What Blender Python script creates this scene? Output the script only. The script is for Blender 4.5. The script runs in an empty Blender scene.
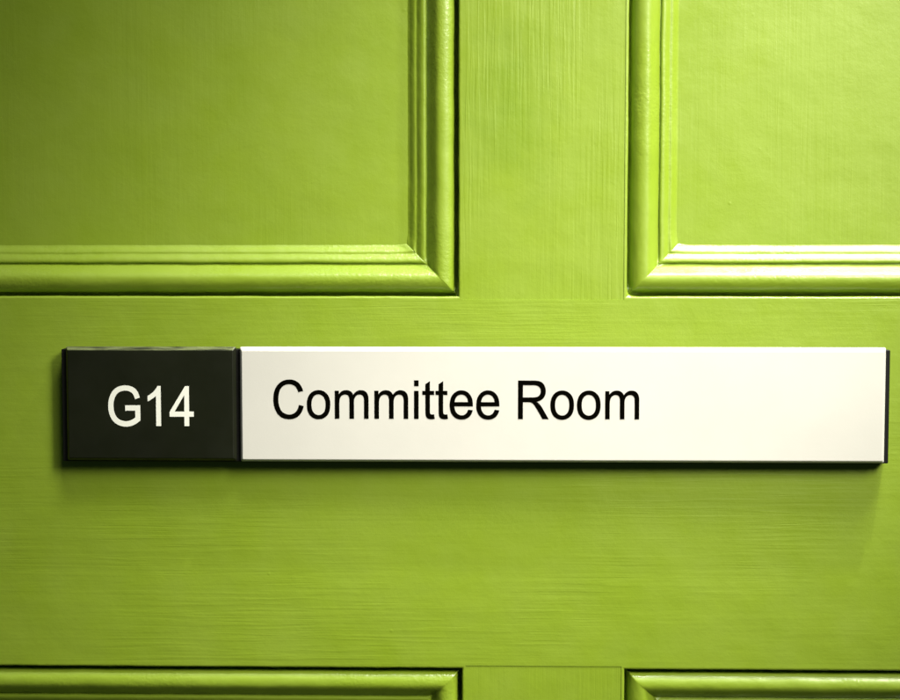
import bpy, bmesh, math, random
from mathutils import Vector, noise
R = math.radians
sc = bpy.context.scene
COL = sc.collection
random.seed(4)

# ------------------------------------------------------------------ materials
def new_mat(name):
    m = bpy.data.materials.new(name); m.use_nodes = True
    nt = m.node_tree
    return m, nt, nt.nodes['Principled BSDF']

def N(nt, t, **kw):
    n = nt.nodes.new(t)
    for k, v in kw.items(): setattr(n, k, v)
    return n

def mathn(nt, op, a, b=None, clamp=False):
    n = N(nt, 'ShaderNodeMath', operation=op, use_clamp=clamp)
    for i, v in enumerate((a, b)):
        if v is None: continue
        if isinstance(v, (int, float)): n.inputs[i].default_value = v
        else: nt.links.new(v, n.inputs[i])
    return n.outputs[0]

def noise_tex(nt, vec, scale, detail=3, rough=.5, stretch=(1, 1, 1), offset=(0, 0, 0)):
    mp = N(nt, 'ShaderNodeMapping')
    mp.inputs['Scale'].default_value = stretch; mp.inputs['Location'].default_value = offset
    nt.links.new(vec, mp.inputs['Vector'])
    n = N(nt, 'ShaderNodeTexNoise')
    n.inputs['Scale'].default_value = scale; n.inputs['Detail'].default_value = detail
    n.inputs['Roughness'].default_value = rough
    n.inputs['Distortion'].default_value = .35 if stretch != (1, 1, 1) else 0
    nt.links.new(mp.outputs[0], n.inputs['Vector'])
    return n.outputs['Fac']

def maprange(nt, v, a, b, c, d):
    n = N(nt, 'ShaderNodeMapRange'); n.clamp = True
    nt.links.new(v, n.inputs['Value'])
    for i, x in zip(('From Min', 'From Max', 'To Min', 'To Max'), (a, b, c, d)): n.inputs[i].default_value = x
    return n.outputs[0]

def green_paint(name, grain, grain_amt=1.0, brush_amt=1.0, smudge=None):
    """brush-applied gloss paint over wood; grain = 'x', 'z' or None"""
    m, nt, bs = new_mat(name)
    vec = N(nt, 'ShaderNodeTexCoord').outputs['Object']
    if grain == 'x': st, off = (.035, 1, 1), (3.1, 0, 7.7)
    elif grain == 'z': st, off = (1, 1, .03), (0, 0, 0)
    else: st, off = (1, 1, 1), (0, 0, 0)
    # pores of the wood telegraphing through the paint, stronger in patches
    g1 = noise_tex(nt, vec, 520, 2, .55, st, off)
    g2 = noise_tex(nt, vec, 190, 2, .5, st, (1.3, 0, 2.2))
    patch = maprange(nt, noise_tex(nt, vec, 16, 2, .5, (1 if grain != 'x' else .5, 1, 1 if grain != 'z' else .4), (5, 5, 5)), .42, .66, .12, 1.0)
    pores = mathn(nt, 'MULTIPLY', maprange(nt, g1, .42, .60, 1, 0), patch)
    # brush strokes
    bst = {'x': (.06, 1, 1), 'z': (1, 1, .06), None: (.5, 1, .5)}[grain]
    b1 = noise_tex(nt, vec, 260, 3, .6, bst, (9, 2, 4))
    # orange peel and fine grit
    op = noise_tex(nt, vec, 420, 2, .5)
    fine = noise_tex(nt, vec, 1400, 2, .6)
    swell = noise_tex(nt, vec, 34, 2, .5, (1, 1, 1), (2, 8, 1))
    vo = N(nt, 'ShaderNodeTexVoronoi'); vo.inputs['Scale'].default_value = 95
    nt.links.new(vec, vo.inputs['Vector'])
    nibgate = maprange(nt, noise_tex(nt, vec, 60, 1, .5, (1, 1, 1), (4, 4, 9)), .70, .80, 0, 1)
    nib = mathn(nt, 'MULTIPLY', maprange(nt, vo.outputs['Distance'], .04, .12, 1, 0), nibgate)
    h = mathn(nt, 'MULTIPLY', pores, -.00010 * grain_amt)
    h = mathn(nt, 'ADD', h, mathn(nt, 'MULTIPLY', g2, .00013 * grain_amt))
    bpatch = maprange(nt, noise_tex(nt, vec, 11, 3, .6, (.6, 1, 1), (8, 1, 3)), .40, .66, .15, 1.0)
    h = mathn(nt, 'ADD', h, mathn(nt, 'MULTIPLY', mathn(nt, 'MULTIPLY', b1, bpatch), .00014 * brush_amt))
    lap = noise_tex(nt, vec, 70, 2, .5, {'x': (.12, 1, 1), 'z': (1, 1, .12), None: (.5, 1, .5)}[grain], (1, 9, 6))
    h = mathn(nt, 'ADD', h, mathn(nt, 'MULTIPLY', lap, .00016 * brush_amt))
    h = mathn(nt, 'ADD', h, mathn(nt, 'MULTIPLY', op, .000065))
    h = mathn(nt, 'ADD', h, mathn(nt, 'MULTIPLY', fine, .00003))
    h = mathn(nt, 'ADD', h, mathn(nt, 'MULTIPLY', swell, .0006))
    h = mathn(nt, 'ADD', h, mathn(nt, 'MULTIPLY', nib, .00016))
    bp = N(nt, 'ShaderNodeBump'); bp.inputs['Strength'].default_value = 1.0; bp.inputs['Distance'].default_value = 1.0
    nt.links.new(h, bp.inputs['Height']); nt.links.new(bp.outputs[0], bs.inputs['Normal'])
    # colour: slightly uneven coverage
    cv = noise_tex(nt, vec, 22, 4, .6, (1, 1, 1), (7, 3, 1))
    mix = N(nt, 'ShaderNodeMix', data_type='RGBA')
    mix.inputs['A'].default_value = GREEN_A; mix.inputs['B'].default_value = GREEN_B
    nt.links.new(maprange(nt, cv, .3, .7, 0, 1), mix.inputs['Factor'])
    mix2 = N(nt, 'ShaderNodeMix', data_type='RGBA')
    mix2.inputs['B'].default_value = (GREEN_A[0]*.6, GREEN_A[1]*.68, GREEN_A[2]*.5, 1)
    nt.links.new(mix.outputs['Result'], mix2.inputs['A'])
    nt.links.new(mathn(nt, 'MULTIPLY', pores, .10*grain_amt), mix2.inputs['Factor'])
    # slow drift of tone over the door: older and newer coats, handling
    mix3 = N(nt, 'ShaderNodeMix', data_type='RGBA', blend_type='MULTIPLY')
    mix3.inputs['B'].default_value = (.93, .945, .72, 1)
    nt.links.new(mix2.outputs['Result'], mix3.inputs['A'])
    nt.links.new(maprange(nt, noise_tex(nt, vec, 6.5, 5, .62, (1, 1, 1), (11, 4, 3)), .42, .64, 0, .8), mix3.inputs['Factor'])
    last = mix3.outputs['Result']
    if smudge:
        sub = N(nt, 'ShaderNodeVectorMath', operation='SUBTRACT'); sub.inputs[1].default_value = smudge
        nt.links.new(vec, sub.inputs[0])
        scl = N(nt, 'ShaderNodeVectorMath', operation='MULTIPLY'); scl.inputs[1].default_value = (1, 0, .55)
        nt.links.new(sub.outputs[0], scl.inputs[0])
        ln = N(nt, 'ShaderNodeVectorMath', operation='LENGTH'); nt.links.new(scl.outputs[0], ln.inputs[0])
        rag = mathn(nt, 'ADD', ln.outputs['Value'], mathn(nt, 'MULTIPLY', mathn(nt, 'SUBTRACT', noise_tex(nt, vec, 60, 4, .65), .5), .05))
        mix4 = N(nt, 'ShaderNodeMix', data_type='RGBA', blend_type='MULTIPLY')
        mix4.inputs['B'].default_value = (.80, .87, .62, 1)
        nt.links.new(last, mix4.inputs['A']); nt.links.new(maprange(nt, rag, .0, .032, .75, 0), mix4.inputs['Factor'])
        last = mix4.outputs['Result']
    nt.links.new(last, bs.inputs['Base Color'])
    nt.links.new(maprange(nt, noise_tex(nt, vec, 40, 3, .6, (1, 1, 1), (1, 6, 2)), .3, .7, .42, .55), bs.inputs['Roughness'])
    bs.inputs['IOR'].default_value = 1.55
    bs.inputs['Coat Weight'].default_value = .6; bs.inputs['Coat Roughness'].default_value = .20; bs.inputs['Coat IOR'].default_value = 1.5
    nt.links.new(bp.outputs[0], bs.inputs['Coat Normal'])
    return m

GREEN_A = (.256, .362, .026, 1)
GREEN_B = (.240, .350, .017, 1)
M_rail = green_paint('green_paint_horizontal_grain', 'x', .5, .6)
M_stile = green_paint('green_paint_vertical_grain', 'z', .8, .5, (.034-.0509, -.02, 1.382))
M_panel = green_paint('green_paint_panel', 'z', .3, .3)
M_mould = green_paint('green_paint_moulding', None, .5, 1.3)

def plastic(name, col, rough, bump=.00002, scale=900, var=.06):
    m, nt, bs = new_mat(name)
    vec = N(nt, 'ShaderNodeTexCoord').outputs['Object']
    f = noise_tex(nt, vec, 26, 4, .6)
    mix = N(nt, 'ShaderNodeMix', data_type='RGBA')
    mix.inputs['A'].default_value = (*col, 1)
    mix.inputs['B'].default_value = (*[c*(1-var) for c in col], 1)
    nt.links.new(maprange(nt, f, .3, .7, 0, 1), mix.inputs['Factor'])
    nt.links.new(mix.outputs['Result'], bs.inputs['Base Color'])
    nt.links.new(maprange(nt, noise_tex(nt, vec, 60, 4, .6, (1, 1, 1), (3, 1, 1)), .3, .7, rough-.05, rough+.06), bs.inputs['Roughness'])
    b = N(nt, 'ShaderNodeBump'); b.inputs['Distance'].default_value = 1.0
    nt.links.new(mathn(nt, 'MULTIPLY', noise_tex(nt, vec, scale, 2, .5), bump), b.inputs['Height'])
    nt.links.new(b.outputs[0], bs.inputs['Normal'])
    return m
M_white = plastic('cream_white_acrylic', (.665, .652, .585), .38, var=.05)
M_dark = plastic('olive_black_acrylic', (.0105, .0125, .0052), .40, var=.25)
def painted_edge_glint(m):
    # highlight on the upper chamfer, painted into the base colour in broken streaks
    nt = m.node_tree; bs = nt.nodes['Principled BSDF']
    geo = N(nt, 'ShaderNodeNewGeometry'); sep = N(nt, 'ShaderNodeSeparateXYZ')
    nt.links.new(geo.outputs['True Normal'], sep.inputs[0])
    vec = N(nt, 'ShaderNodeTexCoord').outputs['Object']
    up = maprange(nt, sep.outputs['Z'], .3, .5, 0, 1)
    glint_breaks = maprange(nt, noise_tex(nt, vec, 90, 4, .7, (.5, 1, 9), (2, 2, 2)), .38, .60, .10, 1)
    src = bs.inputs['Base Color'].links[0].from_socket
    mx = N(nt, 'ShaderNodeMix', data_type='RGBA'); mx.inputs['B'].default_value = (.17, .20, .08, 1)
    nt.links.new(src, mx.inputs['A']); nt.links.new(mathn(nt, 'MULTIPLY', up, glint_breaks), mx.inputs['Factor'])
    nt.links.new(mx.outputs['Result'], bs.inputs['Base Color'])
painted_edge_glint(M_dark)
M_back = plastic('black_backing_plastic', (.003, .003, .002), .6)
M_back.node_tree.nodes['Principled BSDF'].inputs['Specular IOR Level'].default_value = .25
M_dark.node_tree.nodes['Principled BSDF'].inputs['Specular IOR Level'].default_value = .35
M_ink = plastic('black_lettering_vinyl', (.002, .0018, .001), .7)
M_ink.node_tree.nodes['Principled BSDF'].inputs['Specular IOR Level'].default_value = .0
M_winkl = plastic('white_lettering_vinyl', (.93, .94, .83), .5, var=.02)

# ------------------------------------------------------------------ helpers
def empty(name, loc, label, cat):
    o = bpy.data.objects.new(name, None); COL.objects.link(o)
    o.location = loc; o.empty_display_size = .05
    o['label'] = label; o['category'] = cat
    return o

def link(name, bm, mat, root, parent=None, smooth=True, label=None, loc=None):
    """mesh given in world coordinates, stored relative to the thing's base"""
    base = Vector(root.location)
    me = bpy.data.meshes.new(name)
    for v in bm.verts: v.co -= base
    bmesh.ops.recalc_face_normals(bm, faces=bm.faces)
    bm.to_mesh(me); bm.free()
    me.materials.append(mat)
    for p in me.polygons: p.use_smooth = smooth
    o = bpy.data.objects.new(name, me); COL.objects.link(o)
    o.parent = parent or root
    if label: o['label'] = label
    return o

def box(x0, x1, y0, y1, z0, z1, bevel=0, seg=3):
    bm = bmesh.new()
    bmesh.ops.create_cube(bm, size=1)
    for v in bm.verts:
        v.co = Vector((x0 if v.co.x < 0 else x1, y0 if v.co.y < 0 else y1, z0 if v.co.z < 0 else z1))
    if bevel: bmesh.ops.bevel(bm, geom=list(bm.edges), offset=bevel, segments=seg, profile=.6, affect='EDGES')
    return bm

# ------------------------------------------------------------------ the door
CX = .0509
DOOR = empty('door', (CX, .02, 0), 'lime green painted wooden door with moulded panels, behind the long sign', 'door')
MUN_U = (.0048, .0968)         # upper muntin edges
MUN_L = (.0069, .0970)         # lower muntin edges
RZ = (1.0722, 1.2793)          # lock rail
OL, OR = CX-.345, CX+.345      # outer ends of the panel openings
TOPZ, BOTZ = 1.865, .255       # upper end of upper panels, lower end of lower panels
E = .0016                      # the rounded arris belongs to the moulding run
YB = .040
link('rail', box(OL-E, OR+E, 0, YB, RZ[0]+E, RZ[1]-E), M_rail, DOOR, smooth=False)
link('rail', box(OL-E, OR+E, 0, YB, TOPZ+E, 1.98), M_rail, DOOR, smooth=False)
link('rail', box(OL-E, OR+E, 0, YB, .008, BOTZ-E), M_rail, DOOR, smooth=False)
link('muntin', box(MUN_U[0]+E, MUN_U[1]-E, .00028, YB, RZ[1]-E, TOPZ+E), M_stile, DOOR, smooth=False)
link('muntin', box(MUN_L[0]+E, MUN_L[1]-E, .00028, YB, BOTZ-E, RZ[0]+E), M_stile, DOOR, smooth=False)
link('stile', box(OL-.105, OL-E, 0, YB, .008, 1.98), M_stile, DOOR, smooth=False)
link('stile', box(OR+E, OR+.105, 0, YB, .008, 1.98), M_stile, DOOR, smooth=False)

# moulding section in millimetres: distance in from the opening edge, height above the frame face
PROF = [(-1.6, 0), (-1.2, 0), (-.8, -.03), (-.4, -.16), (-.12, -.42), (.05, -.85), (.12, -1.5), (.2, -4), (.3, -7.6),
        (.6, -9.2), (1.2, -9.8), (1.8, -9.2), (2.1, -8.0)]
for k in range(1, 13):
    a = math.pi*(1-k/24)
    PROF.append((9.3+7.0*math.cos(a), -6.7+6.6*math.sin(a)**.92))
PROF += [(10.3, -.17), (11.2, -.42), (12.0, -.85), (12.8, -1.48), (13.6, -2.28), (14.4, -3.15), (15.2, -4.05), (16.0, -4.98), (16.7, -5.85), (17.2, -6.6)]
PROF += [(17.5, -7.0), (17.75, -7.25), (18.15, -7.2), (18.35, -6.7), (18.55, -6.2), (18.95, -5.95), (19.6, -5.95), (20.4, -6.15),
         (21.2, -6.6), (22.0, -7.2), (22.8, -7.9), (23.4, -8.35), (23.75, -8.4), (24.2, -8.4), (24.7, -8.55), (25.3, -8.95),
         (26.0, -9.4), (26.8, -10.2), (27.6, -10.8), (28.5, -11.25), (29.4, -11.6)]

def moulding(x0, x1, z0, z1, seed, soft_corner=False):
    """mitred run of moulding round one opening, with hand-painted unevenness"""
    bm = bmesh.new()
    nz = lambda a, b, c: noise.noise(Vector((a, b, c+seed*13.7)))
    def stations(L):
        s, out = 0, []
        edge = [0, .0004, .0009, .0015, .0024, .0036, .0055, .008, .011, .015]
        n = int((L-.03)/.0035)
        mid = [.015+(L-.03)*k/n for k in range(1, n)]
        return edge + mid + [L-e for e in reversed(edge)]
    loops = []
    sides = [((x0, z0), (1, 0), (0, 1), x1-x0), ((x1, z0), (0, 1), (-1, 0), z1-z0),
             ((x1, z1), (-1, 0), (0, -1), x1-x0), ((x0, z1), (0, -1), (1, 0), z1-z0)]
    for si, (c, d, n, L) in enumerate(sides):
        for s in stations(L)[:-1]:
            ring = []
            f = s/L
            dc = min(s, L-s)
            for k, (t, h) in enumerate(PROF):
                tt, hh = t, h
                # the run is sheared along so that both ends are mitred
                pos = t*.001+(L-2*t*.001)*f if True else s
                px, pz = c[0]+d[0]*pos, c[1]+d[1]*pos
                wob = 0
                if t > -.9:
                    w = min(1, (t+.9)/1.2)
                    if t > 28: w *= .4
                    wob = w*(.22*nz(px*55, pz*55, 1+k*.05)+.15*nz(px*260, pz*260, 3+k*.25))
                    hh += w*(.16*nz(px*70, pz*70, 7+k*.06)+.12*nz(px*300, pz*300, 9+k*.3))
                    # paint pooled in the corners of the quirk and the groove
                    cd = dc*1000
                    if .1 <= t <= 2.4: hh += max(0, -1.0-h)*.5*math.exp(-(cd/3.0)**2)
                    if 17.4 < t < 18.4: hh += .7*math.exp(-(cd-(0))**2/9)
                    if 24.5 < t < 29: hh += .5*math.exp(-(cd/4.5)**2)
                    if soft_corner and si in (3, 0) and 0 <= t <= 3.2:
                        e_ = s if si == 0 else L-s
                        tt += .95*math.exp(-(max(0, e_*1000-t)/2.6)**2)
                    # odd drips along the arris
                    if -.5 < t < .25:
                        hh += .30*max(0, nz(px*130, pz*130, 21)-.45)*2
                tt += wob
                q = (tt)*.001
                ring.append(bm.verts.new((px+n[0]*q, -hh*.001, pz+n[1]*q)))
            loops.append(ring)
    K = len(loops)
    for i in range(K):
        a, b = loops[i], loops[(i+1) % K]
        for j in range(len(PROF)-1):
            bm.faces.new((a[j], a[j+1], b[j+1], b[j]))
    return bm

openings = [(OL, MUN_U[0], RZ[1], TOPZ), (MUN_U[1], OR, RZ[1], TOPZ), (OL, MUN_L[0], BOTZ, RZ[0]), (MUN_L[1], OR, BOTZ, RZ[0])]
for i, (a, b, c, d) in enumerate(openings):
    link('moulding', moulding(a, b, c, d, i, i == 1), M_mould, DOOR)
    w = .024
    link('panel', box(a+w, b-w, .0112, .022, c+w, d-w), M_panel, DOOR, smooth=False)

# ------------------------------------------------------------------ the sign
SIGN = empty('door_sign', (.0128, 0, 1.2208), 'long sign with black G14 block and cream Committee Room plate across the green door', 'door sign')

def plate(x0, x1, y0, y1, z0, z1, ch, chtop):
    """flat plate whose front edges are chamfered; y0 = front face"""
    bm = bmesh.new()
    def ring(y, dx, dz0, dz1, r, n=4):
        pts = []
        X0, X1, Z0, Z1 = x0+dx, x1-dx, z0+dz0, z1-dz1
        for cx, cz, a0 in ((X1-r, Z1-r, 0), (X0+r, Z1-r, 90), (X0+r, Z0+r, 180), (X1-r, Z0+r, 270)):
            for k in range(n+1):
                a = R(a0+90*k/n); pts.append(bm.verts.new((cx+r*math.cos(a), y, cz+r*math.sin(a))))
        return pts
    e = .00025
    rs = [ring(y1, 0, 0, 0, .0009), ring(y0+ch+e, 0, 0, 0, .0009), ring(y0+ch, e*.4, e*.4, e*.4, .0008),
          ring(y0+e*.5, ch-e, ch-e, chtop-e, .0005), ring(y0, ch+e*.3, ch+e*.3, chtop+e*.3, .0004)]
    for a, b in zip(rs, rs[1:]):
        for i in range(len(a)): bm.faces.new((a[i], a[(i+1) % len(a)], b[(i+1) % len(a)], b[i]))
    bm.faces.new(rs[-1]); bm.faces.new(list(reversed(rs[0])))
    return bm

YF = -.0112
link('backing_board', box(-.2127, .2384, -.0082, .0004, 1.1890, 1.2508, .0006), M_back, SIGN, smooth=False)
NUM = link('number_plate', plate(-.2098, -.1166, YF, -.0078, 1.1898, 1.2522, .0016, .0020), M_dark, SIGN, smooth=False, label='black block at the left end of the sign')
NAME = link('name_plate', plate(-.1143, .2356, YF, -.0078, 1.1895, 1.2522, .0014, .0022), M_white, SIGN, smooth=False, label='long cream white plate of the sign')

# lettering: outlines in 1/2048 em
GLY = {
'C': (1479, "M1204 514 L1398 465 Q1337 226 1178.5 100.5 Q1020 -25 791 -25 Q554 -25 405.5 71.5 Q257 168 179.5 351 Q102 534 102 744 Q102 973 189.5 1143.5 Q277 1314 438.5 1402.5 Q600 1491 794 1491 Q1014 1491 1164 1379 Q1314 1267 1373 1064 L1182 1019 Q1131 1179 1034 1252 Q937 1325 790 1325 Q621 1325 507.5 1244 Q394 1163 348 1026.5 Q302 890 302 745 Q302 558 356.5 418.5 Q411 279 526 210 Q641 141 775 141 Q938 141 1051 235 Q1164 329 1204 514 Z"),
'o': (1139, "M68 531 Q68 826 232 968 Q369 1086 566 1086 Q785 1086 924 942.5 Q1063 799 1063 546 Q1063 341 1001.5 223.5 Q940 106 822.5 41 Q705 -24 566 -24 Q343 -24 205.5 119 Q68 262 68 531 Z M253 531 Q253 327 342 225.5 Q431 124 566 124 Q700 124 789 226 Q878 328 878 537 Q878 734 788.5 835.5 Q699 937 566 937 Q431 937 342 836 Q253 735 253 531 Z"),
'm': (1706, "M135 0 L135 1062 L296 1062 L296 913 Q346 991 429 1038.5 Q512 1086 618 1086 Q736 1086 811.5 1037 Q887 988 918 900 Q1044 1086 1246 1086 Q1404 1086 1489 998.5 Q1574 911 1574 729 L1574 0 L1395 0 L1395 669 Q1395 777 1377.5 824.5 Q1360 872 1314 901 Q1268 930 1206 930 Q1094 930 1020 855.5 Q946 781 946 617 L946 0 L766 0 L766 690 Q766 810 722 870 Q678 930 578 930 Q502 930 437.5 890 Q373 850 344 773 Q315 696 315 551 L315 0 Z"),
'i': (455, "M136 1259 L136 1466 L316 1466 L316 1259 Z M136 0 L136 1062 L316 1062 L316 0 Z"),
't': (569, "M528 161 L554 2 Q478 -14 418 -14 Q320 -14 266 17 Q212 48 190 98.5 Q168 149 168 311 L168 922 L36 922 L36 1062 L168 1062 L168 1325 L347 1433 L347 1062 L528 1062 L528 922 L347 922 L347 301 Q347 224 356.5 202 Q366 180 387.5 167 Q409 154 449 154 Q479 154 528 161 Z"),
'e': (1139, "M862 342 L1048 319 Q1004 156 885 66 Q766 -24 581 -24 Q348 -24 211.5 119.5 Q75 263 75 522 Q75 790 213 938 Q351 1086 571 1086 Q784 1086 919 941 Q1054 796 1054 533 Q1054 517 1053 485 L261 485 Q271 310 360 217 Q449 124 582 124 Q681 124 751 176 Q821 228 862 342 Z M271 633 L864 633 Q852 767 796 834 Q710 938 573 938 Q449 938 364.5 855 Q280 772 271 633 Z"),
'R': (1479, "M161 0 L161 1466 L811 1466 Q1007 1466 1109 1426.5 Q1211 1387 1272 1287 Q1333 1187 1333 1066 Q1333 910 1232 803 Q1131 696 920 667 Q997 630 1037 594 Q1122 516 1198 399 L1453 0 L1209 0 L1015 305 Q930 437 875 507 Q820 577 776.5 605 Q733 633 688 644 Q655 651 580 651 L355 651 L355 0 Z M355 819 L772 819 Q905 819 980 846.5 Q1055 874 1094 934.5 Q1133 995 1133 1066 Q1133 1170 1057.5 1237 Q982 1304 819 1304 L355 1304 Z"),
' ': (569, ""),
'G': (1593, "M844 575 L844 747 L1465 748 L1465 204 Q1322 90 1170 32.5 Q1018 -25 858 -25 Q642 -25 465.5 67.5 Q289 160 199 335 Q109 510 109 726 Q109 940 198.5 1125.5 Q288 1311 456 1401 Q624 1491 843 1491 Q1002 1491 1130.5 1439.5 Q1259 1388 1332 1296 Q1405 1204 1443 1056 L1268 1008 Q1235 1120 1186 1184 Q1137 1248 1046 1286.5 Q955 1325 844 1325 Q711 1325 614 1284.5 Q517 1244 457.5 1178 Q398 1112 365 1033 Q309 897 309 738 Q309 542 376.5 410 Q444 278 573 214 Q702 150 847 150 Q973 150 1093 198.5 Q1213 247 1275 302 L1275 575 Z"),
'1': (1139, "M763 0 L583 0 L583 1147 Q518 1085 412.5 1023 Q307 961 223 930 L223 1104 Q374 1175 487 1276 Q600 1377 647 1472 L763 1472 Z"),
'4': (1139, "M662 0 L662 351 L26 351 L26 516 L695 1466 L842 1466 L842 516 L1040 516 L1040 351 L842 351 L842 0 Z M662 516 L662 1177 L203 516 Z"),
}
def contours(path):
    out, cur, tok, i, mode = [], [], path.replace('M', ' M ').replace('L', ' L ').replace('Q', ' Q ').replace('Z', ' Z ').split(), 0, None
    while i < len(tok):
        t = tok[i]; i += 1
        if t == 'M' or t == 'L':
            p = (float(tok[i]), float(tok[i+1])); i += 2
            cur.append(p)
        elif t == 'Q':
            c = (float(tok[i]), float(tok[i+1])); p = (float(tok[i+2]), float(tok[i+3])); i += 4
            a = cur[-1]
            for k in range(1, 9):
                u = k/8
                cur.append(((1-u)**2*a[0]+2*u*(1-u)*c[0]+u*u*p[0], (1-u)**2*a[1]+2*u*(1-u)*c[1]+u*u*p[1]))
        elif t == 'Z':
            if math.dist(cur[0], cur[-1]) < 1: cur.pop()
            out.append(cur); cur = []
    return out

def fatten(pts, d):
    if not d: return pts
    n = len(pts); out = []
    for i in range(n):
        a, b, c = pts[i-1], pts[i], pts[(i+1) % n]
        d1 = Vector((b[0]-a[0], b[1]-a[1])).normalized(); d2 = Vector((c[0]-b[0], c[1]-b[1])).normalized()
        n1 = Vector((-d1.y, d1.x)); n2 = Vector((-d2.y, d2.x))
        m = (n1+n2).normalized(); k = d/max(.45, m.dot(n1))
        out.append((b[0]+m.x*k, b[1]+m.y*k))
    return out

def lettering(text, x, z, emx, emz, y, mat, root, parent, fat=0):
    """printed text as one thin sheet of letters; x = left edge of ink"""
    cu = bpy.data.curves.new('lettering', 'CURVE'); cu.dimensions = '2D'; cu.fill_mode = 'BOTH'; cu.extrude = .00006
    pen = None
    for ch in text:
        adv, path = GLY[ch]
        cs = contours(path)
        if pen is None: pen = -min(p[0] for c in cs for p in c)
        for c in cs:
            c = fatten(c, fat)          # outer contours run clockwise, so + is outward
            sp = cu.splines.new('POLY'); sp.points.add(len(c)-1); sp.use_cyclic_u = True
            for p, q in zip(sp.points, c): p.co = ((pen+q[0])*emx/2048, q[1]*emz/2048, 0, 1)
        pen += adv
    tmp = bpy.data.objects.new('lettering', cu); COL.objects.link(tmp)
    bpy.context.view_layer.update()
    me = bpy.data.meshes.new_from_object(tmp.evaluated_get(bpy.context.evaluated_depsgraph_get()))
    bpy.data.objects.remove(tmp); bpy.data.curves.remove(cu)
    bm = bmesh.new(); bm.from_mesh(me); bpy.data.meshes.remove(me)
    for v in bm.verts:
        v.co = Vector((x+v.co.x, y-v.co.z, z+v.co.y))
    me2_label = None
    return link('lettering', bm, mat, root, parent, smooth=False)

lettering('Committee Room', -.0959, 1.2133, .02591, .02904, YF-.00008, M_ink, SIGN, NAME, 8)
lettering('G14', -.1863, 1.2091, .0260, .0300, YF-.00008, M_winkl, SIGN, NUM, 14)

# ------------------------------------------------------------------ light
def lamp(name, kind, loc, target, energy, color=(1, 1, 1), **kw):
    d = bpy.data.lights.new(name, kind); d.energy = energy; d.color = color
    for k, v in kw.items(): setattr(d, k, v)
    o = bpy.data.objects.new(name, d); COL.objects.link(o)
    o.location = loc
    o.rotation_euler = (Vector(target)-Vector(loc)).to_track_quat('-Z', 'Y').to_euler()
    return o
lamp('key_lamp', 'AREA', (.60, -.68, 1.82), (.065, 0, 1.262), 1.48, (1, .965, .86), shape='ELLIPSE', size=.30, size_y=.60, spread=R(43))
lamp('ceiling_lamp', 'AREA', (.40, -.36, 2.40), (.16, 0, 1.24), 2.0, (1, .985, .94), shape='RECTANGLE', size=.95, size_y=.26, spread=R(34))
lamp('downlight', 'SPOT', (.37, -.18, 2.15), (.10, 0, 1.17), 32, (1, .985, .92), spot_size=R(42), spot_blend=1, shadow_soft_size=.012)

w = bpy.data.worlds.new('World'); sc.world = w; w.use_nodes = True
bg = w.node_tree.nodes['Background']
bg.inputs['Color'].default_value = (.7, 1, .75, 1); bg.inputs['Strength'].default_value = .026

# ------------------------------------------------------------------ camera
cam = bpy.data.cameras.new('camera'); co = bpy.data.objects.new('camera', cam); COL.objects.link(co)
cam.sensor_width = 36; cam.lens = 18/math.tan(R(17.5)); cam.clip_start = .01; cam.clip_end = 100
co.location = (.01641, -.78325, 1.29929)
co.rotation_euler = (Vector((0, 0, 1.25))-co.location).to_track_quat('-Z', 'Y').to_euler()
cam.dof.use_dof = True; cam.dof.focus_distance = .775; cam.dof.aperture_fstop = 5.6
sc.camera = co
sc.view_settings.view_transform = 'Standard'; sc.view_settings.look = 'None'; sc.view_settings.exposure = 0
